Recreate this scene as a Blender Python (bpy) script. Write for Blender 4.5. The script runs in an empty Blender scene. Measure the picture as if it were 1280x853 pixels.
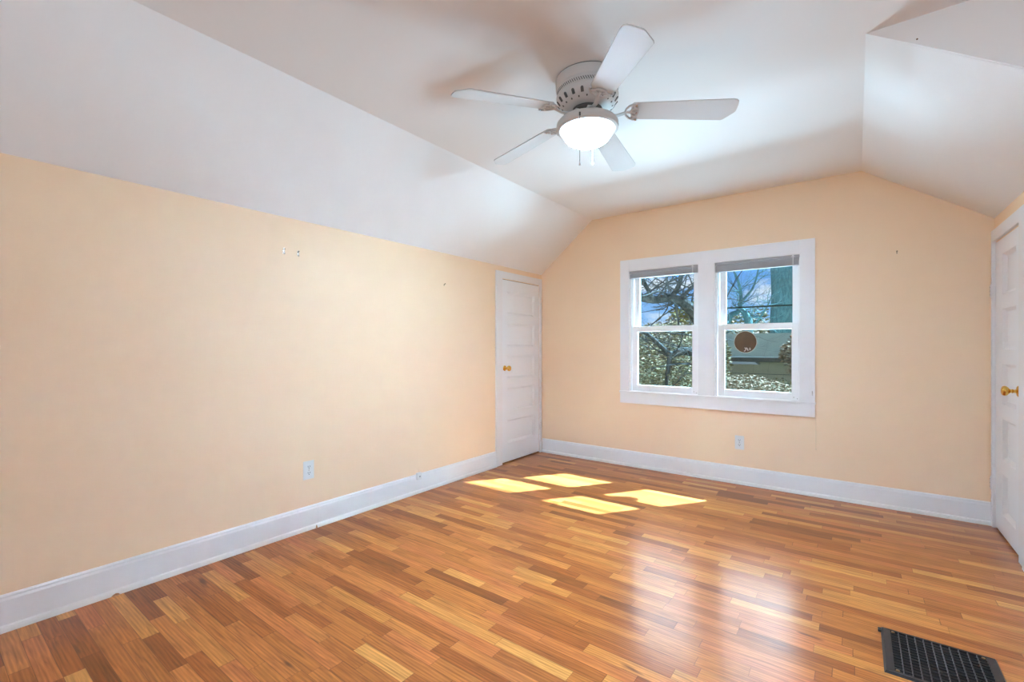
import bpy, bmesh, math, random
from mathutils import Vector, Matrix, noise
R = math.radians
scene = bpy.context.scene
COL = scene.collection

# ------------------------------------------------------------------ camera, world, lights, exposure
TH = 0.6428                     # the view is turned this far to the left of the room's long axis
FWD = Vector((-math.sin(TH), math.cos(TH), 0)); RGT = Vector((math.cos(TH), math.sin(TH), 0))
EYE = Vector((0, 0, 1.15)); FPX = 574.25
cam_d = bpy.data.cameras.new('camera'); cam = bpy.data.objects.new('camera', cam_d); COL.objects.link(cam)
cam.location = EYE; cam.rotation_euler = (R(90), 0, TH)
cam_d.sensor_width = 36; cam_d.lens = FPX / 1280 * 36; cam_d.shift_y = 6.6 / 1280
cam_d.clip_start = 0.05; cam_d.clip_end = 500
scene.camera = cam
scene.view_settings.view_transform = 'Standard'; scene.view_settings.look = 'None'
scene.view_settings.gamma = 1; scene.view_settings.use_curve_mapping = False
scene.view_settings.exposure = 0.64
try:
    scene.cycles.max_bounces = 14; scene.cycles.diffuse_bounces = 10; scene.cycles.transparent_max_bounces = 24
    scene.cycles.sample_clamp_indirect = 6
except Exception: pass

W = bpy.data.worlds.new('sky'); scene.world = W; W.use_nodes = True
wn = W.node_tree.nodes; wl = W.node_tree.links; wn.clear()
wo = wn.new('ShaderNodeOutputWorld'); wb = wn.new('ShaderNodeBackground'); wl.new(wb.outputs[0], wo.inputs[0])
tc = wn.new('ShaderNodeTexCoord'); sx = wn.new('ShaderNodeSeparateXYZ'); wl.new(tc.outputs['Generated'], sx.inputs[0])
mp = wn.new('ShaderNodeMapping'); mp.inputs['Scale'].default_value = (3.2, 3.2, 7.5); wl.new(tc.outputs['Generated'], mp.inputs[0])
nz = wn.new('ShaderNodeTexNoise'); nz.inputs['Scale'].default_value = 2.3; nz.inputs['Detail'].default_value = 7
nz.inputs['Roughness'].default_value = .55; wl.new(mp.outputs[0], nz.inputs['Vector'])
cr = wn.new('ShaderNodeValToRGB'); cr.color_ramp.elements[0].position = .47; cr.color_ramp.elements[1].position = .62
wl.new(nz.outputs['Fac'], cr.inputs[0])
gr = wn.new('ShaderNodeValToRGB'); wl.new(sx.outputs['Z'], gr.inputs[0])
gr.color_ramp.elements[0].position = 0.0; gr.color_ramp.elements[0].color = (.34, .60, .95, 1)
gr.color_ramp.elements[1].position = .16; gr.color_ramp.elements[1].color = (.11, .32, .80, 1)
mx = wn.new('ShaderNodeMixRGB'); wl.new(cr.outputs[0], mx.inputs[0]); wl.new(gr.outputs[0], mx.inputs[1])
mx.inputs[2].default_value = (.95, .97, 1.0, 1); wl.new(mx.outputs[0], wb.inputs[0]); wb.inputs[1].default_value = .74

def light(name, kind, energy, loc, direction, color=(1, 1, 1), size=None, size_y=None, angle=None, spread=None):
    d = bpy.data.lights.new(name, kind); d.energy = energy; d.color = color
    if size: d.shape = 'RECTANGLE'; d.size = size; d.size_y = size_y
    if angle: d.angle = angle
    if spread: d.spread = spread
    o = bpy.data.objects.new(name, d); COL.objects.link(o); o.location = loc
    o.rotation_euler = Vector(direction).to_track_quat('-Z', 'Y').to_euler()
    return o
light('sun', 'SUN', 48, (5, 12, 15), (-.56, -.80, -1.0), (.46, .75, 1), angle=R(.6))
# fill lamps added to brighten the room, all out of view
# three outside the front window stand in for daylight from ground, sill and sky
light('ground_fill', 'AREA', 520, (-.9, 7.2, .02), (0, -1, .45), (.51, .78, 1), 4.0, .9)
light('sill_fill', 'AREA', 55, (-1.05, 5.15, .25), (0, -.55, 1), (.51, .78, 1), 3.0, 1.4)
light('sky_fill', 'AREA', 150, (-2.3, 9.2, 4.15), (.12, -1, -.30), (.80, .88, 1), 4.6, 2.4)  # unseen bright panel placed for the window streak on the glossy floor
light('rear_fill', 'AREA', 18, (0, -1.52, 1.3), (-.15, 1, .12), (.51, .78, 1), 1.3, 1.1)  # added fill, at the made-up rear window

# ------------------------------------------------------------------ measurements of the room
XL, XR, YB, H = -2.757, .711, 4.216, 2.431
XFL, XFR, ZL, ZR = -2.143, .032, 1.930, 1.971
YD, XD, YR = 2.375, 2.10, -1.45            # dormer cheek, dormer outer wall, rear wall
BBH = .147

# ------------------------------------------------------------------ materials
def mat(name, color, rough=.5, metal=0, spec=None, emit=None, estr=0, bump=None, var=None, coat=0):
    m = bpy.data.materials.new(name); m.use_nodes = True
    n = m.node_tree.nodes; l = m.node_tree.links; b = n['Principled BSDF']
    b.inputs['Base Color'].default_value = (*color, 1); b.inputs['Roughness'].default_value = rough
    b.inputs['Metallic'].default_value = metal
    if coat: b.inputs['Coat Weight'].default_value = coat; b.inputs['Coat Roughness'].default_value = .15
    if spec is not None: b.inputs['Specular IOR Level'].default_value = spec
    if emit: b.inputs['Emission Color'].default_value = (*emit, 1); b.inputs['Emission Strength'].default_value = estr
    t = n.new('ShaderNodeTexCoord')
    if var:      # (scale, amount): slow unevenness of the paint
        z = n.new('ShaderNodeTexNoise'); z.inputs['Scale'].default_value = var[0]; z.inputs['Detail'].default_value = 4
        l.new(t.outputs['Object'], z.inputs['Vector'])
        x = n.new('ShaderNodeMixRGB'); l.new(z.outputs['Fac'], x.inputs[0])
        x.inputs[1].default_value = (*[c * (1 - var[1]) for c in color], 1)
        x.inputs[2].default_value = (*[min(1, c * (1 + var[1])) for c in color], 1)
        l.new(x.outputs[0], b.inputs['Base Color'])
    if bump:
        z = n.new('ShaderNodeTexNoise'); z.inputs['Scale'].default_value = bump[0]; z.inputs['Detail'].default_value = 3
        l.new(t.outputs['Object'], z.inputs['Vector'])
        p = n.new('ShaderNodeBump'); p.inputs['Strength'].default_value = bump[1]; p.inputs['Distance'].default_value = .002
        l.new(z.outputs['Fac'], p.inputs['Height']); l.new(p.outputs[0], b.inputs['Normal'])
    return m

BOWL = 760.0                     # brightness of the lit glass bowl of the fan
M = {}
M['wall'] = mat('peach_paint', (.88, .665, .455), .62, bump=(60, .25), var=(1.3, .015))
M['ceiling'] = mat('ceiling_paint', (.87, .87, .875), .7, bump=(25, .2))
M['trim'] = mat('trim_paint', (.81, .80, .80), .38, bump=(40, .12))
M['door'] = mat('door_paint', (.82, .835, .85), .34, bump=(45, .1))
M['vinyl'] = mat('white_vinyl', (.86, .86, .86), .3)
M['fan'] = mat('fan_enamel', (.62, .61, .60), .6)
M['fan_dark'] = mat('fan_slots', (.10, .095, .09), .6)
M['brass'] = mat('polished_brass', (.83, .55, .14), .16, 1)
M['steel'] = mat('steel', (.62, .62, .62), .25, 1)
M['chain'] = mat('chain_metal', (.16, .15, .14), .4, .6)
M['black'] = mat('black_recess', (.006, .006, .007), .6)
M['dark'] = mat('gap_shade', (.006, .005, .005), .9)
M['plastic'] = mat('outlet_plastic', (.74, .73, .71), .35)
M['register'] = mat('register_enamel', (.045, .043, .050), .33, .6, var=(30, .25))
M['register_bar'] = mat('register_bars', (.10, .10, .125), .32, .6)
M['blind'] = mat('blind_fabric', (.36, .36, .37), .75)
M['cord'] = mat('cord', (.82, .82, .80), .6)
M['paint_wire'] = mat('painted_wire', (.80, .62, .42), .6)
M['nail'] = mat('tarnished_metal', (.20, .13, .08), .45, .7)
M['sign'] = mat('brown_disc', (.085, .042, .010), .6, var=(25, .35))
M['sign_mark'] = mat('white_mark', (.85, .78, .70), .6)
M['sign_rim'] = mat('pale_rim', (.62, .55, .42), .5)
M['stripe'] = mat('storm_bar', (.012, .022, .020), .8, spec=0)
M['glassbowl'] = mat('alabaster_glass', (.93, .92, .89), .25, emit=(.55, .79, 1), estr=.9)
nt = M['glassbowl'].node_tree; b = nt.nodes['Principled BSDF']
z = nt.nodes.new('ShaderNodeTexNoise'); z.inputs['Scale'].default_value = 11; z.inputs['Detail'].default_value = 5; z.inputs['Distortion'].default_value = 2.2
tcn = nt.nodes.new('ShaderNodeTexCoord'); nt.links.new(tcn.outputs['Object'], z.inputs['Vector'])
mr = nt.nodes.new('ShaderNodeMapRange'); mr.inputs[1].default_value = .35; mr.inputs[2].default_value = .65; mr.inputs[3].default_value = BOWL * .8; mr.inputs[4].default_value = BOWL * 1.1
nt.links.new(z.outputs['Fac'], mr.inputs[0])
# glow shaped towards the bottom of the bowl, so the blades stay dim
ge = nt.nodes.new('ShaderNodeNewGeometry'); sz = nt.nodes.new('ShaderNodeSeparateXYZ'); nt.links.new(ge.outputs['Normal'], sz.inputs[0])
m2 = nt.nodes.new('ShaderNodeMapRange'); m2.interpolation_type = 'SMOOTHSTEP'; m2.inputs[1].default_value = -.7; m2.inputs[2].default_value = -1.0; m2.inputs[3].default_value = .0025; m2.inputs[4].default_value = 1
nt.links.new(sz.outputs['Z'], m2.inputs[0]); mm = nt.nodes.new('ShaderNodeMath'); mm.operation = 'MULTIPLY'; nt.links.new(mr.outputs[0], mm.inputs[0]); nt.links.new(m2.outputs[0], mm.inputs[1])
nt.links.new(mm.outputs[0], b.inputs['Emission Strength'])

def glass_mat():
    m = bpy.data.materials.new('window_glass'); m.use_nodes = True
    n = m.node_tree.nodes; l = m.node_tree.links; n.clear()
    o = n.new('ShaderNodeOutputMaterial'); t = n.new('ShaderNodeBsdfTransparent'); g = n.new('ShaderNodeBsdfGlossy')
    t.inputs[0].default_value = (.95, .985, .975, 1); g.inputs['Roughness'].default_value = .02
    lw = n.new('ShaderNodeLayerWeight'); pw = n.new('ShaderNodeMath'); pw.operation = 'POWER'; pw.inputs[1].default_value = 5; l.new(lw.outputs['Facing'], pw.inputs[0])
    f = n.new('ShaderNodeMath'); f.operation = 'MULTIPLY_ADD'; f.inputs[1].default_value = .9; f.inputs[2].default_value = .035; l.new(pw.outputs[0], f.inputs[0]); x = n.new('ShaderNodeMixShader')
    l.new(f.outputs[0], x.inputs[0]); l.new(t.outputs[0], x.inputs[1]); l.new(g.outputs[0], x.inputs[2]); l.new(x.outputs[0], o.inputs[0])
    return m
M['glass'] = glass_mat()

def floor_mat():
    m = bpy.data.materials.new('oak_strip_floor'); m.use_nodes = True
    n = m.node_tree.nodes; l = m.node_tree.links; b = n['Principled BSDF']
    def N(t, **k):
        q = n.new(t)
        for a, v in k.items(): setattr(q, a, v)
        return q
    def math_(op, a, b_=None, c=None):
        q = N('ShaderNodeMath', operation=op)
        for i, v in enumerate((a, b_, c)):
            if v is None: continue
            if isinstance(v, (int, float)): q.inputs[i].default_value = v
            else: l.new(v, q.inputs[i])
        return q.outputs[0]
    t = N('ShaderNodeTexCoord'); s = N('ShaderNodeSeparateXYZ'); l.new(t.outputs['Object'], s.inputs[0])
    X, Y = s.outputs[0], s.outputs[1]
    wdt = .0572
    yr = math_('DIVIDE', Y, wdt); row = math_('FLOOR', yr); fy = math_('FRACT', yr)
    wr = N('ShaderNodeTexWhiteNoise', noise_dimensions='1D'); l.new(row, wr.inputs['W'])
    wr2 = N('ShaderNodeTexWhiteNoise', noise_dimensions='1D'); l.new(math_('ADD', row, 71.3), wr2.inputs['W'])
    ln = math_('MULTIPLY_ADD', wr2.outputs['Value'], .30, .30)           # board length in this row
    # jitter the joints so that the boards of one row differ in length
    xx = math_('ADD', X, math_('MULTIPLY', wr.outputs['Value'], 9.0))
    xj = math_('ADD', xx, math_('MULTIPLY', math_('SINE', math_('MULTIPLY', xx, 4.3)), .10))
    xr = math_('DIVIDE', xj, ln); colm = math_('FLOOR', xr); fx = math_('FRACT', xr)
    cmb = N('ShaderNodeCombineXYZ'); l.new(row, cmb.inputs[0]); l.new(colm, cmb.inputs[1])
    wc = N('ShaderNodeTexWhiteNoise', noise_dimensions='3D'); l.new(cmb.outputs[0], wc.inputs['Vector'])
    rp = N('ShaderNodeValToRGB'); l.new(wc.outputs['Value'], rp.inputs[0])
    e = rp.color_ramp.elements
    cols = [(0, (0.209, 0.058, 0.011)), (.14, (0.296, 0.082, 0.016)), (.32, (0.369, 0.118, 0.026)), (.50, (0.410, 0.134, 0.030)),
            (.66, (0.444, 0.134, 0.038)), (.80, (0.468, 0.173, 0.040)), (.92, (0.525, 0.219, 0.055)), (1, (0.591, 0.276, 0.077))]
    e[0].position, e[0].color = cols[0][0], (*cols[0][1], 1); e[1].position, e[1].color = cols[-1][0], (*cols[-1][1], 1)
    for ps, c in cols[1:-1]: q = e.new(ps); q.color = (*c, 1)
    # grain : stretched noise, shifted per board
    off = N('ShaderNodeVectorMath', operation='MULTIPLY_ADD'); l.new(wc.outputs['Color'], off.inputs[0])
    off.inputs[1].default_value = (13, 7, 5); l.new(t.outputs['Object'], off.inputs[2])
    mg = N('ShaderNodeMapping'); mg.inputs['Scale'].default_value = (5, 75, 5); l.new(off.outputs[0], mg.inputs[0])
    g1 = N('ShaderNodeTexNoise'); g1.inputs['Scale'].default_value = 1; g1.inputs['Detail'].default_value = 6; g1.inputs['Distortion'].default_value = 1.0
    l.new(mg.outputs[0], g1.inputs['Vector'])
    mg2 = N('ShaderNodeMapping'); mg2.inputs['Scale'].default_value = (1.3, 12, 1.3); l.new(off.outputs[0], mg2.inputs[0])
    wv = N('ShaderNodeTexWave', wave_type='RINGS'); wv.inputs['Scale'].default_value = 2.2; wv.inputs['Distortion'].default_value = 5
    wv.inputs['Detail'].default_value = 3; l.new(mg2.outputs[0], wv.inputs['Vector'])
    hs = N('ShaderNodeHueSaturation'); l.new(rp.outputs[0], hs.inputs['Color'])
    v = math_('MULTIPLY_ADD', g1.outputs['Fac'], 1.5, .20)
    v = math_('ADD', v, math_('MULTIPLY', wv.outputs['Fac'], .26))
    l.new(v, hs.inputs['Value'])
    # knots and mineral streaks
    mk = N('ShaderNodeMapping'); mk.inputs['Scale'].default_value = (2.6, 11, 1); l.new(off.outputs[0], mk.inputs[0])
    kn = N('ShaderNodeTexNoise'); kn.inputs['Scale'].default_value = 1.6; kn.inputs['Detail'].default_value = 2; l.new(mk.outputs[0], kn.inputs['Vector'])
    kr = N('ShaderNodeMapRange'); kr.inputs[1].default_value = .70; kr.inputs[2].default_value = .78; kr.inputs[3].default_value = 0; kr.inputs[4].default_value = .75
    l.new(kn.outputs['Fac'], kr.inputs[0])
    mk2 = N('ShaderNodeMixRGB'); l.new(kr.outputs[0], mk2.inputs[0]); l.new(hs.outputs[0], mk2.inputs[1]); mk2.inputs[2].default_value = (.10, .035, .015, 1)
    # seams
    ey = math_('MINIMUM', fy, math_('SUBTRACT', 1, fy)); ex = math_('MULTIPLY', math_('MINIMUM', fx, math_('SUBTRACT', 1, fx)), math_('DIVIDE', ln, wdt))
    ed = math_('MINIMUM', ey, ex)
    sr = N('ShaderNodeMapRange'); sr.inputs[1].default_value = .008; sr.inputs[2].default_value = .022; sr.inputs[3].default_value = .6; sr.inputs[4].default_value = 0
    l.new(ed, sr.inputs[0])
    ms = N('ShaderNodeMixRGB'); l.new(sr.outputs[0], ms.inputs[0]); l.new(mk2.outputs[0], ms.inputs[1]); ms.inputs[2].default_value = (.08, .03, .012, 1)
    l.new(ms.outputs[0], b.inputs['Base Color'])
    b.inputs['Roughness'].default_value = .30; b.inputs['IOR'].default_value = 1.5
    b.inputs['Coat Weight'].default_value = 1; b.inputs['Coat Roughness'].default_value = .20; b.inputs['Coat IOR'].default_value = 1.52; b.inputs['Specular IOR Level'].default_value = .1
    # slight cupping of the boards breaks up the mirror image
    lo = N('ShaderNodeTexNoise'); lo.inputs['Scale'].default_value = 7; lo.inputs['Detail'].default_value = 2; l.new(t.outputs['Object'], lo.inputs['Vector'])
    hgt = math_('ADD', math_('MULTIPLY', wc.outputs['Value'], .25), math_('ADD', math_('MULTIPLY', lo.outputs['Fac'], .8), math_('MULTIPLY', sr.outputs[0], -.6)))
    bp = N('ShaderNodeBump'); bp.inputs['Strength'].default_value = .25; bp.inputs['Distance'].default_value = .0012
    l.new(hgt, bp.inputs['Height']); l.new(bp.outputs[0], b.inputs['Normal']); l.new(bp.outputs[0], b.inputs['Coat Normal'])
    return m
M['floor'] = floor_mat()

def bark_mat(name, c0, c1):
    m = mat(name, c0, .9, spec=0); n = m.node_tree.nodes; l = m.node_tree.links; b = n['Principled BSDF']
    t = n['Texture Coordinate']; mp_ = n.new('ShaderNodeMapping'); mp_.inputs['Scale'].default_value = (9, 9, 2.2); l.new(t.outputs['Object'], mp_.inputs[0])
    z = n.new('ShaderNodeTexNoise'); z.inputs['Scale'].default_value = 2; z.inputs['Detail'].default_value = 6; l.new(mp_.outputs[0], z.inputs[0])
    r = n.new('ShaderNodeValToRGB'); r.color_ramp.elements[0].position = .35; r.color_ramp.elements[1].position = .68
    r.color_ramp.elements[0].color = (*c0, 1); r.color_ramp.elements[1].color = (*c1, 1); l.new(z.outputs['Fac'], r.inputs[0]); l.new(r.outputs[0], b.inputs['Base Color'])
    p = n.new('ShaderNodeBump'); p.inputs['Distance'].default_value = .03; l.new(z.outputs['Fac'], p.inputs['Height']); l.new(p.outputs[0], b.inputs['Normal'])
    return m
def leaf_mat(name, stops):
    m = mat(name, stops[0], .9, spec=0); n = m.node_tree.nodes; l = m.node_tree.links; b = n['Principled BSDF']
    g = n.new('ShaderNodeNewGeometry'); r = n.new('ShaderNodeValToRGB'); r.color_ramp.interpolation = 'CONSTANT'
    l.new(g.outputs['Random Per Island'], r.inputs[0])
    e = r.color_ramp.elements; e[0].color = (*stops[0], 1); e[0].position = 0; e[1].color = (*stops[1], 1); e[1].position = 1 / len(stops)
    for i, c in enumerate(stops[2:]): q = e.new((i + 2) / len(stops)); q.color = (*c, 1)
    l.new(r.outputs[0], b.inputs['Base Color'])
    return m
M['bark_teal'] = bark_mat('teal_cast_bark', (.07, .145, .16), (.14, .26, .27))  # teal light cast seen through the window, put into the bark colour
M['bark'] = bark_mat('grey_bark', (.028, .036, .036), (.10, .11, .11))
M['twig'] = mat('twigs', (.03, .034, .032), .9)
M['leaf_dry'] = leaf_mat('dry_leaves', [(.25, .20, .11), (.15, .14, .075), (.32, .28, .18), (.14, .12, .085), (.23, .215, .15), (.115, .11, .065)])
M['leaf_tan'] = leaf_mat('tan_leaves', [(0.265, 0.196, 0.139), (0.209, 0.152, 0.105), (0.313, 0.265, 0.196), (0.139, 0.117, 0.083)])
M['leaf_gold'] = leaf_mat('golden_needles', [(0.272, 0.221, 0.074), (0.179, 0.172, 0.066), (0.343, 0.278, 0.108)])
M['grass'] = mat('winter_grass', (.06, .058, .034), .95, spec=0, var=(1.5, .35))
M['roof'] = mat('garage_roof', (.34, .385, .30), .8, spec=.1, var=(2.5, .12))
M['fascia'] = mat('fascia', (.05, .055, .045), .7)
M['siding'] = mat('garage_siding', (.34, .30, .22), .8, var=(4, .15))
M['white'] = mat('white_canopy', (.35, .36, .37), .5)

# ------------------------------------------------------------------ helpers
def box(bm, x0, x1, y0, y1, z0, z1, mtx=None):
    vs = [bm.verts.new(Vector((x, y, z))) for x in (x0, x1) for y in (y0, y1) for z in (z0, z1)]
    if mtx:
        for v in vs: v.co = mtx @ v.co
    for f in ((0, 1, 3, 2), (4, 6, 7, 5), (0, 4, 5, 1), (2, 3, 7, 6), (0, 2, 6, 4), (1, 5, 7, 3)): bm.faces.new([vs[i] for i in f])
    return vs
def tube(bm, pts, rad, seg=10, cap=True):
    pts = [Vector(p) for p in pts]; n = len(pts)
    rad = rad if isinstance(rad, (list, tuple)) else [rad] * n
    rings = []; prev = None
    for i, p in enumerate(pts):
        d = (pts[min(i + 1, n - 1)] - pts[max(i - 1, 0)]).normalized()
        u = prev - d * prev.dot(d) if prev else d.orthogonal()
        if u.length < 1e-5: u = d.orthogonal()
        u.normalize(); prev = u; w = d.cross(u)
        rings.append([bm.verts.new(p + (u * math.cos(2 * math.pi * k / seg) + w * math.sin(2 * math.pi * k / seg)) * rad[i]) for k in range(seg)])
    for a, b_ in zip(rings, rings[1:]):
        for k in range(seg): bm.faces.new((a[k], a[(k + 1) % seg], b_[(k + 1) % seg], b_[k]))
    if cap: bm.faces.new(rings[0][::-1]); bm.faces.new(rings[-1])
def lathe(bm, prof, seg=48, mtx=None, cap=True):
    """profile of (radius, height) about local Z"""
    rings = []
    for r_, z_ in prof:
        rings.append([bm.verts.new(Vector((max(r_, 1e-5) * math.cos(2 * math.pi * k / seg), max(r_, 1e-5) * math.sin(2 * math.pi * k / seg), z_))) for k in range(seg)])
    for a, b_ in zip(rings, rings[1:]):
        for k in range(seg): bm.faces.new((a[k], a[(k + 1) % seg], b_[(k + 1) % seg], b_[k]))
    if cap: bm.faces.new(rings[0][::-1]); bm.faces.new(rings[-1])
    if mtx:
        for rg in rings:
            for v in rg: v.co = mtx @ v.co
def prism(bm, outline, z0, z1, mtx=None):
    a = [bm.verts.new(Vector((x, y, z0))) for x, y in outline]; b_ = [bm.verts.new(Vector((x, y, z1))) for x, y in outline]
    bm.faces.new(a[::-1]); bm.faces.new(b_); n = len(a)
    for i in range(n): bm.faces.new((a[i], a[(i + 1) % n], b_[(i + 1) % n], b_[i]))
    if mtx:
        for v in a + b_: v.co = mtx @ v.co
def obj(name, bm, material, parent=None, bevel=0, smooth=False, seg=2):
    bmesh.ops.recalc_face_normals(bm, faces=bm.faces)
    me = bpy.data.meshes.new(name); bm.to_mesh(me); bm.free()
    me.materials.append(M[material] if isinstance(material, str) else material)
    o = bpy.data.objects.new(name, me); COL.objects.link(o)
    if parent:
        o.parent = parent
        chain = parent; off = Vector((0, 0, 0))
        # meshes are authored in world space: move them into the thing's frame
        o.matrix_parent_inverse = world_of(parent).inverted()
    if smooth:
        for p in me.polygons: p.use_smooth = True
        md = o.modifiers.new('edge', 'EDGE_SPLIT'); md.split_angle = R(38)
    if bevel:
        md = o.modifiers.new('bevel', 'BEVEL'); md.width = bevel; md.segments = seg; md.limit_method = 'ANGLE'; md.angle_limit = R(40)
    return o
def world_of(o):
    m = Matrix.LocRotScale(o.location, o.rotation_euler, o.scale)
    return (world_of(o.parent) @ o.matrix_parent_inverse @ m) if o.parent else m
def BM(): return bmesh.new()
def tag(o, label=None, cat=None, group=None, kind=None):
    for k, v in (('label', label), ('category', cat), ('group', group), ('kind', kind)):
        if v: o[k] = v
    return o
def thing(name, loc=(0, 0, 0), **k):
    o = bpy.data.objects.new(name, None); COL.objects.link(o); o.location = loc; o.empty_display_size = .1
    return tag(o, **k)
def struct(name, bm, material, bevel=0, smooth=False, label=None):
    return tag(obj(name, bm, material, None, bevel, smooth), label=label, kind='structure')
def quad(bm, *pts): return bm.faces.new([bm.verts.new(Vector(p)) for p in pts])

# ------------------------------------------------------------------ room shell
T = .15
bm = BM(); box(bm, XL - T, XD + T, YR - T, YB + T, -.12, 0); struct('floor', bm, 'floor', label='glossy oak strip floor in mixed honey and brown boards')

def slab(bm, outline_xz, y0, y1):
    prism(bm, [(x, z) for x, z in outline_xz], y0, y1, Matrix(((1, 0, 0, 0), (0, 0, 1, 0), (0, 1, 0, 0), (0, 0, 0, 1))))
# left wall, with the opening of the low closet door
D1Y0, D1Y1, D1Z = 3.508, 4.166, 1.806
bm = BM()
box(bm, XL - T, XL, YR - T, D1Y0, 0, ZL); box(bm, XL - T, XL, D1Y1, YB + T, 0, ZL); box(bm, XL - T, XL, D1Y0, D1Y1, D1Z, ZL)
struct('wall_left', bm, 'wall', label='long peach knee wall under the sloped ceiling')
# right wall, with the opening of the door
D2Y0, D2Y1, D2Z = 3.578, 4.160, 1.806
bm = BM()
box(bm, XR, XR + T, YD, D2Y0, 0, ZR); box(bm, XR, XR + T, D2Y1, YB + T, 0, ZR); box(bm, XR, XR + T, D2Y0, D2Y1, D2Z, ZR)
struct('wall_right', bm, 'wall')
# window wall
WX0, WX1, WZ0, WZ1 = -1.743, -.350, .712, 1.868        # rough opening of the double window
MX0, MX1 = -1.109, -.971                                # mullion
bm = BM()
slab(bm, [(XL - T, -.1), (WX0, -.1), (WX0, H + .1), (XL - T, H + .1)], YB, YB + T)
slab(bm, [(WX1, -.1), (XR + T, -.1), (XR + T, H + .1), (WX1, H + .1)], YB, YB + T)
slab(bm, [(WX0, -.1), (WX1, -.1), (WX1, WZ0), (WX0, WZ0)], YB, YB + T)
slab(bm, [(WX0, WZ1), (WX1, WZ1), (WX1, H + .1), (WX0, H + .1)], YB, YB + T)
struct('wall_back', bm, 'wall', label='peach gable wall with the double window')
# ceilings: flat part and the two slopes, 6 cm thick
bm = BM()
box(bm, XFL, XFR, YR - T, YB + T, H, H + .06); box(bm, XFR, XD + T, YR - T, YD, H, H + .06)
struct('ceiling', bm, 'ceiling', label='flat white ceiling')
nl = .06
bm = BM(); slab(bm, [(XL - T, ZL - T * (H - ZL) / (XFL - XL)), (XFL, H), (XFL, H + .06), (XL - T, ZL + .06 - T * .6)], YR - T, YB + T)
struct('ceiling_left', bm, 'ceiling', label='long white slope between knee wall and flat ceiling')
sl = (H - ZR) / (XR - XFR)
bm = BM(); slab(bm, [(XR + T, ZR - T * sl), (XFR, H), (XFR, H + .06), (XR + T, ZR - T * sl + .09)], YD + .012, YB + T)
struct('ceiling_right', bm, 'ceiling', label='white slope above the right hand door')
# cheek of the dormer (closes the slope towards the camera)
bm = BM(); slab(bm, [(XFR, H), (XR + .01, ZR - .004), (XR + .01, 0), (XD + T, 0), (XD + T, H)], YD, YD + .012)
struct('wall_dormer', bm, 'ceiling', label='grey shaded dormer cheek at the top right')
# outer wall of the dormer with an added window, behind the camera's right shoulder
DY0, DY1, DZ0, DZ1 = -1.1, .4, .78, 1.93
bm = BM()
box(bm, XD, XD + T, YR - T, DY0, 0, H); box(bm, XD, XD + T, DY1, YD + .012, 0, H)
box(bm, XD, XD + T, DY0, DY1, 0, DZ0); box(bm, XD, XD + T, DY0, DY1, DZ1, H)
struct('wall_dormer_outer', bm, 'wall')
# rear wall with an unseen window added for the fill light
RX0, RX1, RZ0, RZ1 = -.75, .75, .75, 1.85
bm = BM()
box(bm, XL - T, RX0, YR - T, YR, 0, H); box(bm, RX1, XD + T, YR - T, YR, 0, H)
box(bm, RX0, RX1, YR - T, YR, 0, RZ0); box(bm, RX0, RX1, YR - T, YR, RZ1, H)
struct('wall_rear', bm, 'wall')
def plain_window(name, along, a0, a1, z0, z1, p):  # frames for the two added windows, both out of view
    bm = BM(); w = .05
    def bb(s0, s1, t0, t1, u0=p - .02, u1=p + .02):
        if along == 'y': box(bm, u0, u1, s0, s1, t0, t1)
        else: box(bm, s0, s1, u0, u1, t0, t1)
    bb(a0, a1, z0, z0 + w); bb(a0, a1, z1 - w, z1); bb(a0, a0 + w, z0 + w, z1 - w); bb(a1 - w, a1, z0 + w, z1 - w)
    bb(a0 + w, a1 - w, (z0 + z1) / 2 - .02, (z0 + z1) / 2 + .02); m_ = (a0 + a1) / 2; bb(m_ - .03, m_ + .03, z0 + w, z1 - w, p - .019, p + .019)
    return struct(name, bm, 'vinyl')
plain_window('window_added_dormer', 'y', DY0, DY1, DZ0, DZ1, XD - .0 + .02)
plain_window('window_added_rear', 'x', RX0, RX1, RZ0, RZ1, YR - .02)

# ------------------------------------------------------------------ baseboards
def baseboard(name, p0, p1, inward, label=None):
    """board 12.6 cm + moulded cap, shoe moulding at the floor"""
    p0, p1, n = Vector(p0), Vector(p1), Vector(inward)
    prof = [(0, 0), (.026, 0), (.026, .012), (.0235, .022), (.016, .027), (.0155, .125), (.012, .134), (.012, .141), (.006, BBH), (0, BBH)]
    bm = BM(); rings = []
    for p in (p0, p1): rings.append([bm.verts.new(p + n * a + Vector((0, 0, b_))) for a, b_ in prof])
    k = len(prof)
    for i in range(k): bm.faces.new((rings[0][i], rings[0][(i + 1) % k], rings[1][(i + 1) % k], rings[1][i]))
    bm.faces.new(rings[0][::-1]); bm.faces.new(rings[1])
    return struct(name, bm, 'trim', label=label)
SEAM = 1.60
baseboard('baseboard_left', (XL, YR, 0), (XL, SEAM - .0004, 0), (1, 0, 0))
baseboard('baseboard_left_far', (XL, SEAM, 0), (XL, 3.414, 0), (1, 0, 0))
baseboard('baseboard_back', (XL + .022, YB, 0), (XR - .0, YB, 0), (0, -1, 0))
baseboard('baseboard_right', (XR, YD + .02, 0), (XR, 3.47, 0), (-1, 0, 0))
baseboard('baseboard_rear', (XL, YR, 0), (XD, YR, 0), (0, 1, 0))
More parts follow.
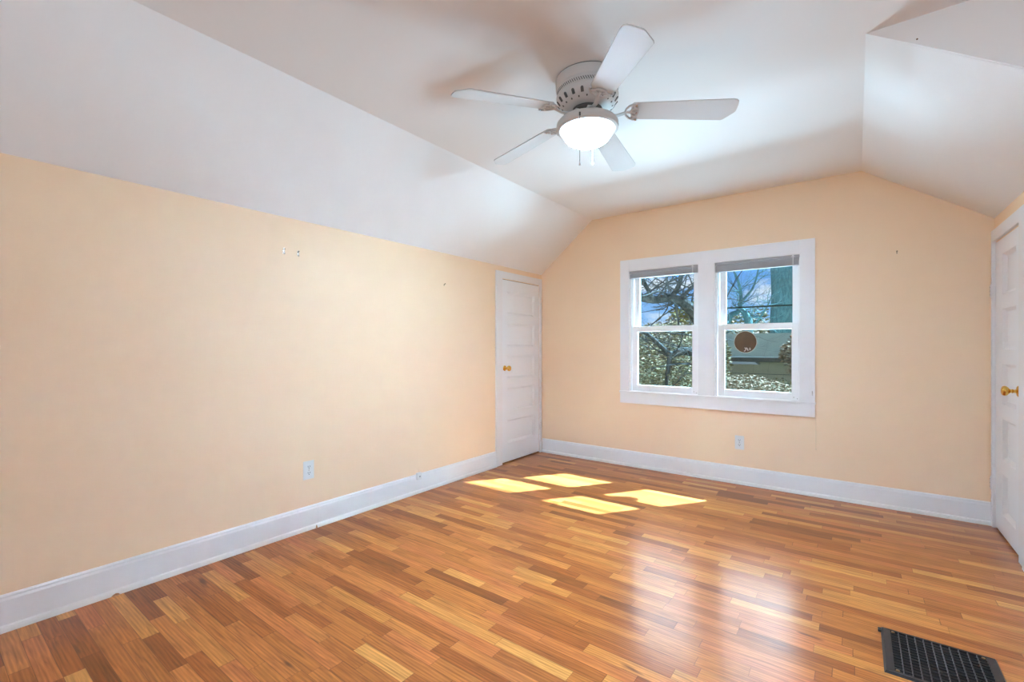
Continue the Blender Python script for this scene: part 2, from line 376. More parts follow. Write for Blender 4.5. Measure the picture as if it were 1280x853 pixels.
# chips where the paint of the shoe moulding has broken away
for y_, w_, h_ in ((.60, .016, .010), (1.585, .006, .02)):
    bm = BM(); prism(bm, [(-w_, 0), (w_, 0), (w_ * .6, h_ * .7), (0, h_), (-w_ * .7, h_ * .5)], 0, .0012,
                     Matrix.Translation((XL + .026, y_, .001)) @ Matrix(((0, 0, 1, 0), (1, 0, 0, 0), (0, 1, 0, 0), (0, 0, 0, 1))))
    tag(obj('paint_chip', bm, mat('bare_wood', (.42, .20, .10), .8)),
        'reddish chip in the shoe moulding near the left corner' if y_ < 1 else 'small chip at the seam of the left baseboard below the outlet', 'paint chip', kind=None)

# ------------------------------------------------------------------ doors
def door(name, X, side, y0, y1, z1, ypan, panels, cas, knob, hinges, label, rosette=.026):
    """side = +1: the room lies towards +X.  cas = (outer y0, outer y1, outer z)"""
    d = thing(name, (X, (y0 + y1) / 2, 0), kind='structure', label=label)
    def bx(bm, a0, a1, *r): box(bm, X + min(a0 * side, a1 * side), X + max(a0 * side, a1 * side), *r)
    g = .004
    # leaf: stiles, rails and recessed panels
    bm = BM(); f, b_ = .004, -.034
    bx(bm, b_, f, y0 + g, ypan[0], .013, z1 - g); bx(bm, b_, f, ypan[1], y1 - g, .013, z1 - g)
    zz = [.013] + [z for p in panels for z in p] + [z1 - g]
    for k in range(0, len(zz), 2): bx(bm, b_, f, ypan[0], ypan[1], zz[k], zz[k + 1])
    bmesh.ops.remove_doubles(bm, verts=bm.verts, dist=1e-5)
    leaf = obj('door_leaf', bm, 'door', d)
    for p in panels:
        bm = BM(); w = .018
        # sloped sticking around a flat panel
        o_ = [(ypan[0], p[0]), (ypan[1], p[0]), (ypan[1], p[1]), (ypan[0], p[1])]
        i_ = [(ypan[0] + w, p[0] + w), (ypan[1] - w, p[0] + w), (ypan[1] - w, p[1] - w), (ypan[0] + w, p[1] - w)]
        vo = [bm.verts.new((X + side * .003, y, z)) for y, z in o_]; vi = [bm.verts.new((X - side * .015, y, z)) for y, z in i_]
        for k in range(4): bm.faces.new((vo[k], vo[(k + 1) % 4], vi[(k + 1) % 4], vi[k]))
        bm.faces.new(vi)
        obj('door_panel', bm, 'door', leaf)
    # jamb box behind the leaf, coloured near black for the shade in the gap
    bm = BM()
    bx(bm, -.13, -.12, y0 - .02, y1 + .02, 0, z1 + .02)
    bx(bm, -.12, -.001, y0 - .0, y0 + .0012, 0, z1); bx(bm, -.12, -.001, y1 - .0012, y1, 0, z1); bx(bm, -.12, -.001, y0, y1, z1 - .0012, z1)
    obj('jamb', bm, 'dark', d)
    # casing
    bm = BM(); t = .019
    if cas[0] < y0: bx(bm, 0, t, cas[0], y0 - .004, 0, cas[2])
    if cas[1] > y1 + .006: bx(bm, 0, t, y1 + .004, cas[1], 0, cas[2])
    bx(bm, 0, t - .001, y0 - .004, y1 + .004, z1 + .006, cas[2])
    obj('casing', bm, 'trim', d, bevel=.002)
    # knob on its rosette
    ky, kz = knob
    mx_ = Matrix.Translation((X + side * .004, ky, kz)) @ Vector((side, 0, 0)).to_track_quat('Z', 'Y').to_matrix().to_4x4()
    bm = BM(); lathe(bm, [(.0, .0), (rosette, 0), (rosette, .003), (rosette * .85, .007), (rosette * .45, .009), (.010, .012)], 32, mx_)
    ro = obj('rosette', bm, 'brass', d, smooth=True)
    bm = BM(); lathe(bm, [(.009, .010), (.009, .022), (.012, .024), (.009, .027), (.010, .034), (.019, .040), (.0265, .048), (.0275, .056), (.024, .063), (.014, .067), (0, .068)], 32, mx_)
    obj('knob', bm, 'brass', ro, smooth=True)
    for hy, hz in hinges:
        bm = BM(); 
        for k in range(5): tube(bm, [(X + side * .0245, hy, hz - .038 + k * .0155), (X + side * .0245, hy, hz - .038 + k * .0155 + .0145)], .0058, 12)
        tube(bm, [(X + side * .0245, hy, hz - .044), (X + side * .0245, hy, hz + .044)], .0035, 8)
        bx(bm, .0035, .0245, hy - .0015, hy + .0015, hz - .038, hz + .038)
        hg = obj('hinge', bm, 'trim', d, smooth=True)
        bm = BM()
        for k in (-.024, 0, .024): tube(bm, [(X + side * .0296, hy, hz + k), (X + side * .0312, hy, hz + k)], .0022, 8)
        obj('hinge_screw', bm, 'nail', hg)
    return d
door('door_1', XL, 1, D1Y0, D1Y1, D1Z, (3.600, 4.075), [(.195 + k * .318, .195 + k * .318 + .225) for k in range(5)],
     (3.414, 4.2, 1.878), (3.556, .935), ((4.160, 1.63), (4.160, .30)),
     'low white five-panel closet door in the left wall beside the corner')
d2 = door('door_2', XR, -1, D2Y0, D2Y1, D2Z, (3.700, 3.990), [(.135 + k * .332, .135 + k * .332 + .245) for k in range(5)],
     (3.47, 4.2, 1.885), (3.640, .905), ((4.155, 1.50), (4.155, .285)),
     'white five-panel door with brass knob at the right edge', rosette=.030)
bm = BM(); box(bm, XR - .0052, XR - .002, 3.5815, 3.592, .875, .935); obj('latch_plate', bm, 'steel', d2)

# ------------------------------------------------------------------ double window
def rect_frame(bm, x0, x1, y0, y1, z0, z1, l, r, b_, t):
    box(bm, x0, x0 + l, y0, y1, z0, z1); box(bm, x1 - r, x1, y0, y1, z0, z1)
    box(bm, x0 + l, x1 - r, y0, y1, z0, z0 + b_); box(bm, x0 + l, x1 - r, y0, y1, z1 - t, z1)
def double_hung(name, x0, x1, label):
    w = thing(name, ((x0 + x1) / 2, YB + .06, WZ0), kind='structure', label=label)
    # liner and sill
    bm = BM(); z0, z1 = WZ0, WZ1
    box(bm, x0, x0 + .014, YB + .004, YB + .14, z0, z1); box(bm, x1 - .008, x1, YB + .004, YB + .14, z0, z1)
    box(bm, x0 + .014, x1 - .008, YB + .004, YB + .14, z1 - .010, z1)
    prism(bm, [(YB + .002, z0), (YB + .17, z0), (YB + .17, z0 + .004), (YB + .002, z0 + .014)], x0 + .014, x1 - .008,
          Matrix(((0, 0, 1, 0), (1, 0, 0, 0), (0, 1, 0, 0), (0, 0, 0, 1))))
    # parting stops in the jamb
    for xa, xb in ((x0 + .014, x0 + .022), (x1 - .012, x1 - .008)): box(bm, xa, xb, YB + .053, YB + .059, z0 + .014, z1 - .010)
    obj('window_frame', bm, 'vinyl', w, bevel=.001)
    sx0, sx1 = x0 + .020, x1 - .010
    gl = (x0 + .072 - sx0, sx1 - (x1 - .058))
    # lower sash (room side) and upper sash (outside)
    bm = BM(); rect_frame(bm, sx0, sx1, YB + .016, YB + .050, WZ0 + .014, 1.338, gl[0], gl[1], .055, .050)
    ls = obj('lower_sash', bm, 'vinyl', w, bevel=.002)
    bm = BM(); box(bm, sx0 + gl[0] - .004, sx1 - gl[1] + .004, YB + .031, YB + .035, .777, 1.292); obj('glass_pane', bm, 'glass', ls)
    bm = BM(); rect_frame(bm, sx0 + .002, sx1 - .002, YB + .062, YB + .096, 1.296, WZ1 - .010, gl[0], gl[1] - .004, .040, .050)
    us = obj('upper_sash', bm, 'vinyl', w, bevel=.002)
    bm = BM(); box(bm, sx0 + gl[0] - .002, sx1 - gl[1] + .006, YB + .077, YB + .081, 1.332, WZ1 - .056); obj('glass_pane', bm, 'glass', us)
    # sash lock and tilt latches
    xm = (sx0 + sx1) / 2
    for xx in (sx0 + .03, sx1 - .03):
        bm = BM(); box(bm, xx - .012, xx + .012, YB + .020, YB + .036, 1.338, 1.343); obj('tilt_latch', bm, 'vinyl', ls, bevel=.001)
    bm = BM(); box(bm, sx1 - .036, sx1 - .030, YB + .0145, YB + .0165, .745, .749); box(bm, sx1 - .012, sx1 - .007, YB + .0145, YB + .0165, .735, .739)
    obj('vent_stop', bm, 'nail', ls)
    return w
w1 = double_hung('window_1', WX0, MX0, 'left half of the double window, bare branches and shrubs outside')
w2 = double_hung('window_2', MX1, WX1, 'right half of the double window, with a brown disc on its lower pane')
# storm window rails outside the right half
bm = BM(); box(bm, MX1 + .008, WX1 - .008, YB + .118, YB + .132, 1.478, 1.490); obj('storm_rail', bm, 'stripe', w2)

# casing round both halves
bm = BM(); t0, t1 = YB - .019, YB
CX0, CX1, CZ0, CZ1 = -1.833, -.251, .605, 1.979
box(bm, CX0, WX0, t0, t1, .722, CZ1); box(bm, WX1, CX1, t0, t1, .722, CZ1)
box(bm, WX0, WX1, t0 + .001, t1, WZ1, CZ1)
tr = struct('trim_1', bm, 'trim', bevel=.002, label='wide white casing around the double window')
bm = BM(); box(bm, MX0, MX1, t0 + .0015, YB + .10, .722, WZ1); tag(obj('mullion', bm, 'trim', tr, bevel=.002))
bm = BM(); box(bm, CX0 - .004, CX1 + .004, YB - .030, YB + .012, .704, .722); obj('window_stool', bm, 'trim', tr, bevel=.003)
bm = BM(); box(bm, CX0, CX1, YB - .020, YB, CZ0, .704); obj('apron', bm, 'trim', tr, bevel=.002)

# blinds drawn right up, stacked in the head of each opening
def blind(x0, x1, label, wand):
    zb = 1.784 if wand else 1.797; zt = WZ1 - .002
    b_ = thing('window_blind', ((x0 + x1) / 2, YB + .002, zb), label=label, cat='window blind', group='raised blinds in the window heads')
    bm = BM(); box(bm, x0 + .003, x1 - .003, YB - .012, YB + .014, zt - .022, zt); obj('headrail', bm, 'blind', b_, bevel=.001)
    bm = BM(); n = int((zt - .024 - zb - .0105) / .0027)
    for k in range(n): box(bm, x0 + .005, x1 - .005, YB - .012 + .001 * (k % 2), YB + .013, zb + .0105 + k * .0027, zb + .0127 + k * .0027)
    obj('slat_stack', bm, 'blind', b_)
    bm = BM(); box(bm, x0 + .004, x1 - .004, YB - .013, YB + .014, zb, zb + .0098); obj('bottom_rail', bm, 'blind', b_, bevel=.002)
    cx = x1 - .045
    bm = BM()
    tube(bm, [(cx, YB - .020, 1.866), (cx, YB - .016, 1.852), (cx, YB - .017, 1.80)] if not wand else
         [(cx, YB - .022, 1.866), (cx, YB - .022, 1.79)], .0022, 6)
    for s in (-.012, .012): tube(bm, [(cx + s, YB - .016, 1.850), (cx, YB - .022, 1.866)], .0014, 6)
    obj('tilt_wand', bm, 'cord', b_)
    if wand:
        bm = BM(); pts = []
        a, c_ = Vector((x1 - .004, YB - .024, 1.82)), Vector((x1 + .075, YB - .030, .79))
        for k in range(13):
            s = k / 12; p = a.lerp(c_, s); p.x -= .0 + .028 * math.sin(math.pi * s); pts.append(p)
        tube(bm, pts, .0013, 6); obj('pull_cord', bm, 'cord', b_)
    return b_
blind(WX0, MX0, 'grey blind pulled up at the top of the left window half', False)
blind(MX1, WX1, 'grey blind with a slanting pull cord at the top of the right window half', True)
cl = thing('cord_cleat', (-.268, YB - .019, .79), label='tiny cord cleat on the right leg of the window casing', cat='cleat')
bm = BM(); box(bm, -.272, -.264, YB - .026, YB - .019, .782, .798); obj('cleat_base', bm, 'plastic', cl, bevel=.001)
bm = BM(); tube(bm, [(-.268, YB - .030, .772), (-.268, YB - .026, .79), (-.268, YB - .030, .808)], .002, 6); obj('cleat_horn', bm, 'steel', cl)

# brown disc hanging on the lower right pane
dc = thing('window_disc', (-.738, YB + .012, 1.186), label='round brown disc with small white lettering on the lower right window pane', cat='window ornament')
rot = Matrix.Translation((-.738, YB + .0125, 1.186)) @ Matrix.Rotation(R(90), 4, 'X')
bm = BM(); lathe(bm, [(0, -.001), (.082, -.001), (.084, .001), (.082, .003), (0, .003)], 56, rot @ Matrix.Translation((0, 0, 0)) @ Matrix.Scale(1.06, 4, (0, 1, 0))); obj('disc', bm, 'sign', dc, smooth=True)
bm = BM(); pts = [rot @ Vector((.0845 * math.cos(a), .0895 * math.sin(a), .0015)) for a in [2 * math.pi * k / 56 for k in range(57)]]
tube(bm, pts, .0018, 6, cap=False); obj('rim', bm, 'sign_rim', dc)
bm = BM()
def stroke(pts, r_=.0032):
    tube(bm, [rot @ Vector((x, y, .0035)) for x, y in pts], r_, 6)
stroke([(-.004, -.047), (.004, -.060), (-.002, -.074), (-.010, -.076)]); stroke([(.012, -.046), (.004, -.060)])
stroke([(.010, -.060), (.017, -.055), (.020, -.063), (.013, -.068), (.024, -.070)]); stroke([(.038, -.048), (.030, -.055), (.040, -.060), (.031, -.067)])
obj('lettering', bm, 'sign_mark', dc)

# ------------------------------------------------------------------ outlets, jack, hooks, nails
def frame_left(y, z): return Matrix(((0, 0, 1, XL), (1, 0, 0, y), (0, 1, 0, z), (0, 0, 0, 1)))      # local x along wall, y up, z out
def frame_back(x, z): return Matrix(((1, 0, 0, x), (0, 0, -1, YB), (0, 1, 0, z), (0, 0, 0, 1)))
def outlet(fr, label):
    o = thing('wall_outlet', fr @ Vector((0, 0, 0)), label=label, cat='outlet', group='duplex outlets')
    bm = BM(); w, h = .035, .0575
    prism(bm, [(-w, -h), (w, -h), (w, h), (-w, h)], 0, .0055, fr); obj('cover_plate', bm, 'plastic', o, bevel=.002)
    for s in (-.0195, .0195):
        bm = BM(); ol = []
        for k in range(24):
            a = 2 * math.pi * k / 24; ol.append((.0172 * math.cos(a), max(-.0125, min(.0125, .0172 * math.sin(a))) + s))
        prism(bm, ol, .005, .0075, fr); rc = obj('receptacle', bm, 'plastic', o)
        bm = BM()
        prism(bm, [(-.0075, s - .001), (-.005, s - .001), (-.005, s + .0085), (-.0075, s + .0085)], .0074, .0079, fr)
        prism(bm, [(.005, s), (.0075, s), (.0075, s + .008), (.005, s + .008)], .0074, .0079, fr)
        prism(bm, [(.0028 * math.cos(a), s - .0065 + .0028 * math.sin(a)) for a in [k * math.pi / 5 for k in range(10)]], .0074, .0079, fr)
        obj('slots', bm, 'black', rc)
    bm = BM(); lathe(bm, [(0, .0055), (.003, .0055), (.003, .0065), (0, .007)], 12, fr); obj('screw', bm, 'steel', o)
outlet(frame_left(1.545, .372), 'white duplex outlet on the long left wall above the baseboard')
outlet(frame_back(-.780, .345), 'white duplex outlet on the window wall, under the window')

fr = frame_left(2.436, .141)
jk = thing('phone_jack', fr @ Vector((0, 0, 0)), label='small white surface jack on top of the left baseboard', cat='phone jack')
bm = BM(); prism(bm, [(-.022, -.030), (.022, -.030), (.022, .022), (-.022, .022)], .0135, .036, fr); obj('jack_body', bm, 'plastic', jk, bevel=.003)
bm = BM(); prism(bm, [(-.006, -.012), (.006, -.012), (.006, -.001), (-.006, -.001)], .0355, .0368, fr); obj('jack_port', bm, mat('port', (.30, .30, .31), .5), jk)
bm = BM(); tube(bm, [fr @ Vector(p) for p in ((.004, .022, .024), (.004, .034, .018), (.006, .05, .002))], .0015, 6); obj('jack_cable', bm, 'paint_wire', jk)
def wall_hook(fr, label):
    o = thing('picture_hook', fr @ Vector((0, 0, 0)), label=label, cat='picture hook', group='picture hooks high on the left wall')
    bm = BM(); prism(bm, [(-.004, -.012), (.004, -.012), (.004, .014), (0, .019), (-.004, .014)], 0, .0018, fr)
    tube(bm, [fr @ Vector(p) for p in ((0, -.012, .001), (0, -.018, .005), (0, -.017, .011), (0, -.010, .013))], .0022, 8); obj('hook_plate', bm, 'steel', o)
    bm = BM(); tube(bm, [fr @ Vector(p) for p in ((0, .006, .001), (0, .013, .011))], .0016, 8); lathe(bm, [(0, 0), (.0035, 0), (.0035, .0016), (0, .002)], 10, fr @ Matrix.Translation((0, .013, .010))); obj('hook_nail', bm, 'nail', o)
wall_hook(frame_left(1.390, 1.722), 'left one of two small metal picture hooks on the left wall')
wall_hook(frame_left(1.478, 1.722), 'right one of two small metal picture hooks on the left wall')
def nail(fr, label, up=.012):
    bm = BM(); tube(bm, [fr @ Vector(p) for p in ((0, 0, -.002), (0, up * .5, .014))], .0024, 8)
    lathe(bm, [(0, 0), (.0045, 0), (.0045, .0018), (0, .0022)], 12, fr @ Matrix.Translation((0, up * .5, .014)))
    prism(bm, [(-.002, -.010), (.002, -.010), (.002, .002), (-.002, .002)], 0, .003, fr)
    tag(obj('nail', bm, 'nail'), label, 'nail')
nail(frame_left(2.733, 1.666), 'nail high on the left wall between the picture hooks and closet door')
nail(frame_back(.230, 1.812), 'dark nail on the window wall between window and right door')
wr = thing('painted_wire', (-.246, YB, .36), label='thin paint-covered wire hanging from the window casing corner', cat='wire')
bm = BM(); tube(bm, [(-.247, YB - .002, .60), (-.246, YB - .0035, .48), (-.2465, YB - .003, .366)], .0022, 6); obj('wire', bm, 'paint_wire', wr)
bm = BM(); lathe(bm, [(0, 0), (.005, 0), (.006, .003), (.003, .006), (0, .007)], 14, frame_back(-.246, .360)); obj('wire_end', bm, 'paint_wire', wr, smooth=True)
# ceiling spot
bm = BM(); sp = Vector((.19, YD, 2.345)); lathe(bm, [(0, 0), (.003, 0), (.003, .002), (0, .0025)], 10, Matrix.Translation(sp) @ Matrix.Rotation(R(90), 4, 'X')); tag(obj('nail', bm, 'nail'), 'tiny nail head in the grey dormer cheek at the top right', 'nail')

# ------------------------------------------------------------------ floor register
rx0, rx1, ry0, ry1 = .080, .412, 2.085, 2.405
rg = thing('floor_register', ((rx0 + rx1) / 2, (ry0 + ry1) / 2, 0), label='black metal floor register with an open grid, lower right', cat='floor register')
bm = BM(); wv_ = .030; tt = .008
ox = [(rx0, ry0), (rx1, ry0), (rx1, ry1), (rx0, ry1)]; ix = [(rx0 + .030, ry0 + .018), (rx1 - .030, ry0 + .018), (rx1 - .030, ry1 - .014), (rx0 + .030, ry1 - .014)]
lo = [bm.verts.new((x, y, .0002)) for x, y in ox]
sh = [(.006, .006), (-.006, .006), (-.006, -.006), (.006, -.006)]
up = [bm.verts.new((x + a, y + b_, .008)) for (x, y), (a, b_) in zip(ox, sh)]
inn = [bm.verts.new((x, y, .0065)) for x, y in ix]; dn = [bm.verts.new((x, y, .001)) for x, y in ix]
for A, B in ((lo, up), (up, inn), (inn, dn)):
    for k in range(4): bm.faces.new((A[k], A[(k + 1) % 4], B[(k + 1) % 4], B[k]))
obj('register_frame', bm, 'register', rg)
bm = BM(); box(bm, rx0 + .03, rx1 - .03, ry0 + .018, ry1 - .014, .0003, .0012); obj('duct_opening', bm, 'black', rg)
bm = BM(); n = 11
for k in range(1, n):
    x = rx0 + .030 + (rx1 - rx0 - .060) * k / n; box(bm, x - .0016, x + .0016, ry0 + .017, ry1 - .013, .0012, .0072)
obj('grille_bars', bm, 'register_bar', rg)
bm = BM(); n = 15
for k in range(1, n):
    y = ry0 + .018 + (ry1 - ry0 - .032) * k / n; box(bm, rx0 + .03, rx1 - .03, y - .0010, y + .0010, .0012, .0052)
obj('grille_louvres', bm, 'register', rg)
bm = BM(); box(bm, rx0 - .009, rx0 + .001, 2.365, 2.388, .0005, .009); obj('lever', bm, 'black', rg)
for x, y in ((rx0 + .038, ry1 - .022), (rx1 - .038, ry1 - .022), (rx0 + .038, ry0 + .026)):
    bm = BM(); lathe(bm, [(0, .0055), (.006, .0055), (.006, .0072), (0, .0085)], 14, Matrix.Translation((x, y, 0))); obj('rivet', bm, mat('rivet', (.25, .16, .08), .4, .6), rg)

# ------------------------------------------------------------------ ceiling fan
FC = Vector((-1.034, 1.984, 0))
fan = thing('ceiling_fan', (FC.x, FC.y, H), label='white five-blade ceiling fan with a lit alabaster bowl light', cat='ceiling fan')
fm = Matrix.Translation(FC)
bm = BM(); lathe(bm, [(.0, H - .0005), (.149, H - .0005), (.149, H - .003), (.146, H - .004)], 64, fm); obj('canopy_gasket', bm, 'fan_dark', fan)
prof = [(.10, 2.427), (.150, 2.427), (.1505, 2.40), (.150, 2.383), (.1445, 2.377), (.1425, 2.374), (.1425, 2.353), (.1445, 2.350), (.148, 2.345),
        (.1475, 2.340), (.142, 2.324), (.131, 2.308), (.116, 2.295), (.095, 2.287), (.0, 2.286)]
bm = BM(); lathe(bm, prof, 72, fm); house = obj('motor_housing', bm, 'fan', fan, smooth=True)
bm = BM()
for k in range(84):      # slanted slots of the vent band
    a = 2 * math.pi * k / 84
    m4 = fm @ Matrix.Rotation(a, 4, 'Z') @ Matrix.Translation((.1428, 0, 2.3635)) @ Matrix.Rotation(R(28), 4, 'X')
    box(bm, -.0008, .0008, -.0016, .0016, -.0085, .0085, m4)
obj('vent_slots', bm, 'fan_dark', house)
bm = BM()
for k in range(20):      # arched slots and round holes on the shoulder below
    a = 2 * math.pi * k / 20
    m4 = fm @ Matrix.Rotation(a, 4, 'Z') @ Matrix.Translation((.1370, 0, 2.3150)) @ Matrix.Rotation(R(90), 4, 'Z') @ Matrix.Rotation(R(90 + 40), 4, 'X')
    ol = [(-.0068, -.011), (.0068, -.011)] + [(.0068 * math.cos(t_), .006 + .008 * math.sin(t_)) for t_ in [i * math.pi / 8 for i in range(9)]]
    prism(bm, ol, -.0035, .0012, m4)
    m5 = fm @ Matrix.Rotation(a + math.pi / 20, 4, 'Z') @ Matrix.Translation((.118, 0, 2.2965)) @ Matrix.Rotation(R(90), 4, 'Z') @ Matrix.Rotation(R(90 + 54), 4, 'X')
    prism(bm, [(.0034 * math.cos(t_), .0045 * math.sin(t_)) for t_ in [i * math.pi / 6 for i in range(12)]], -.003, .0016, m5)
obj('shoulder_slots', bm, 'fan_dark', house)
bm = BM(); lathe(bm, [(.0, 2.287), (.070, 2.287), (.072, 2.282), (.072, 2.276), (.060, 2.272), (0, 2.272)], 40, fm); obj('flywheel', bm, 'fan_dark', fan, smooth=True)
bm = BM(); lathe(bm, [(.0, 2.274), (.042, 2.274), (.044, 2.27), (.044, 2.250), (.038, 2.246), (0, 2.246)], 40, fm); obj('switch_housing', bm, 'fan', fan, smooth=True)
for s in (-.9, 1.1, 2.6, 4.0):
    bm = BM(); a = TH + math.pi * 1.5 + s; c_ = FC + Vector((.045 * math.cos(a), .045 * math.sin(a), 2.26)); tube(bm, [c_ - Vector((0, 0, 0)), c_ + Vector((.005 * math.cos(a), .005 * math.sin(a), 0))], .004, 10); obj('thumb_screw', bm, 'steel', fan)
a = TH + math.pi * 1.5
bm = BM(); c_ = FC + Vector((.042 * math.cos(a), .042 * math.sin(a), 2.262)); tube(bm, [c_, c_ + Vector((.004 * math.cos(a), .004 * math.sin(a), 0))], .0085, 14); obj('housing_hole', bm, 'black', fan)
# light kit
bm = BM(); lathe(bm, [(.030, 2.250), (.040, 2.248), (.070, 2.245), (.110, 2.238), (.137, 2.228), (.1465, 2.216), (.1480, 2.200), (.1455, 2.190), (.139, 2.186), (.133, 2.186), (.130, 2.190), (.129, 2.215), (.03, 2.235)], 64, fm)
kit = obj('light_fitter', bm, 'fan', fan, smooth=True)
bm = BM(); pr = [(.1265, 2.204)] + [(.1265 * math.cos(t_), 2.192 - .080 * math.sin(t_)) for t_ in [i * math.pi / 2 / 14 for i in range(15)]]
lathe(bm, pr, 64, fm, cap=False); obj('glass_bowl', bm, 'glassbowl', kit, smooth=True)
# blades
PITCH = R(-12)
def blade(ang, first):
    drop = R(5.0)
    m4 = fm @ Matrix.Rotation(ang, 4, 'Z') @ Matrix.Translation((0, 0, 2.279)) @ Matrix.Rotation(drop, 4, 'Y')
    mp4 = m4 @ Matrix.Rotation(PITCH, 4, 'X')
    # outline, +y is the side of the clipped corner
    w0, w1, r0, r1 = .054, .068, .205, .668
    ol = [(r0 + .01, -w0), (r1 - .030, -w1), (r1 - .012, -w1 + .004), (r1 - .003, -w1 + .014), (r1, -w1 + .035), (r1, w1 - .062), (r1 - .004, w1 - .052),
          (r1 - .042, w1 - .006), (r1 - .052, w1), (r0 + .01, w0), (r0, w0 - .012), (r0, -w0 + .012)]
    bm = BM(); prism(bm, ol, -.0030, .0030, mp4); bl = obj('fan_blade', bm, 'fan', fan, bevel=.0015)
    # iron: swan-neck bar then an openwork leaf under the blade root
    bm = BM()
    pts = [(.060, 0, -.004), (.085, 0, -.010), (.110, 0, -.020), (.140, 0, -.022), (.165, 0, -.014), (.182, 0, -.008)]
    for k in range(len(pts) - 1):
        p, q = Vector(pts[k]), Vector(pts[k + 1]); d = q - p
        mm = m4 @ Matrix.Translation((p + q) / 2) @ Matrix.Rotation(-math.atan2(d.z, d.x), 4, 'Y') @ Matrix.Rotation(PITCH * k / 5, 4, 'X')
        box(bm, -d.length / 2 - .002, d.length / 2 + .002, -.009 , .009, -.003, .003, mm)
    box(bm, .045, .075, -.018, .018, -.008, -.001, m4)
    def arm(p2, r_=.0052):
        tube(bm, [mp4 @ Vector((x, y, -.0065)) for x, y in p2], r_, 8)
    arm([(.178, 0), (.183, .022), (.196, .040), (.214, .050), (.236, .052)]); arm([(.178, 0), (.183, -.022), (.196, -.040), (.214, -.050), (.236, -.052)])
    arm([(.178, 0), (.200, 0), (.236, 0)], .0065); arm([(.200, 0), (.208, .016), (.222, .026), (.214, .040), (.206, .046)], .0042); arm([(.200, 0), (.208, -.016), (.222, -.026), (.214, -.040), (.206, -.046)], .0042)
    arm([(.222, .026), (.236, .018), (.240, 0), (.236, -.018), (.222, -.026)], .0042)
    obj('blade_iron', bm, 'fan', bl, smooth=True)
    for x, y in ((.230, 0), (.228, .048), (.228, -.048)):
        bm = BM(); lathe(bm, [(0, -.0125), (.0045, -.0125), (.005, -.010), (.004, -.006)], 10, mp4 @ Matrix.Translation((x, y, 0))); obj('screw', bm, 'steel', bl)
for k in range(5): blade(4.213 - k * 2 * math.pi / 5, k == 0)
# pull chains
def chain(base, z0, z1, bell, name, dark):
    bm = BM(); n = int((z0 - z1) / .0045)
    for k in range(n):
        c_ = Vector((base.x, base.y, z0 - k * .0045)); lathe(bm, [(0, -.0018), (.0015, -.001), (.0015, .001), (0, .0018)], 6, Matrix.Translation(c_))
    tube(bm, [(base.x, base.y, z0), (base.x, base.y, z1)], .0011, 5)
    c = obj('pull_chain', bm, dark, fan)
    bm = BM(); lathe(bm, [(0, z1 + .003), (.002, z1 + .002), (.003, z1 - .005), (.0048, z1 - .012), (.0045, z1 - .015), (0, z1 - .016)], 16, Matrix.Translation((base.x, base.y, 0)))
    obj('chain_bell', bm, 'vinyl', c, smooth=True)
b1 = FC - FWD * .150 - RGT * .058
bm = BM(); tube(bm, [(b1.x, b1.y, 2.20), (b1.x, b1.y, 2.186)], .004, 10); obj('chain_outlet', bm, 'fan_dark', fan)
chain(b1, 2.186, 1.975, True, 'a', 'chain')
b2 = FC + FWD * .150 + RGT * .052
chain(b2, 2.20, 2.098, True, 'b', 'fan')

# ------------------------------------------------------------------ outside
rnd = random.Random(4)
GZ = -3.3
def at(u, v, d):      # a point seen at photograph pixel (u, v), d metres ahead
    return EYE + RGT * ((u - 640) / FPX * d) + FWD * d + Vector((0, 0, -(v - 433.1) / FPX * d))
bm = BM(); g_ = bmesh.ops.create_grid(bm, x_segments=60, y_segments=60, size=60)
for v in bm.verts: v.co = Vector((v.co.x - 5, v.co.y + 64.6, GZ + .25 * noise.noise(v.co * .15)))
tag(obj('lawn', bm, 'grass'), kind='structure')

def grow(bm, p, d, r, length, depth, spread=.6, gravity=.0, kids=(2, 4), seg=5):
    n = 5; pts = [p.copy()]; rad = [r]; dd = d.normalized()
    for k in range(n):
        dd = (dd + Vector((rnd.uniform(-1, 1), rnd.uniform(-1, 1), rnd.uniform(-1, 1) + gravity)) * .22).normalized()
        p = p + dd * length / n; pts.append(p.copy()); rad.append(r * (1 - .55 * (k + 1) / n))
    tube(bm, pts, rad, seg, cap=False)
    if depth <= 0: return
    for _ in range(rnd.randint(*kids)):
        i = rnd.randint(1, n); nd = (dd + Vector((rnd.uniform(-1, 1), rnd.uniform(-1, 1), rnd.uniform(-.7, 1))) * spread * 1.6).normalized()
        grow(bm, pts[i], nd, rad[i] * .62, length * rnd.uniform(.55, .8), depth - 1, spread, gravity, kids, 4)
def limb(bm, uvd, radii, twigs, twig_len=1.0, depth=3, r0=.018):
    """main limb through given points, smoothly subdivided, then random twigs along it"""
    P = [at(*q) for q in uvd]; pts = []; rd = []
    for i in range(len(P) - 1):
        a, b_, c_, d_ = P[max(i - 1, 0)], P[i], P[i + 1], P[min(i + 2, len(P) - 1)]
        for s in range(6):
            t = s / 6
            pts.append(.5 * ((2 * b_) + (c_ - a) * t + (2 * a - 5 * b_ + 4 * c_ - d_) * t * t + (3 * b_ - a - 3 * c_ + d_) * t ** 3)); rd.append(radii[i] * (1 - t) + radii[i + 1] * t)
    pts.append(P[-1]); rd.append(radii[-1]); tube(bm, pts, rd, 12)
    for _ in range(twigs):
        i = rnd.randrange(1, len(pts)); grow(bm, pts[i], Vector((rnd.uniform(-1, 1), rnd.uniform(-1, 1), rnd.uniform(-.5, 1))), min(r0, rd[i] * .5), twig_len * rnd.uniform(.6, 1.3), depth)

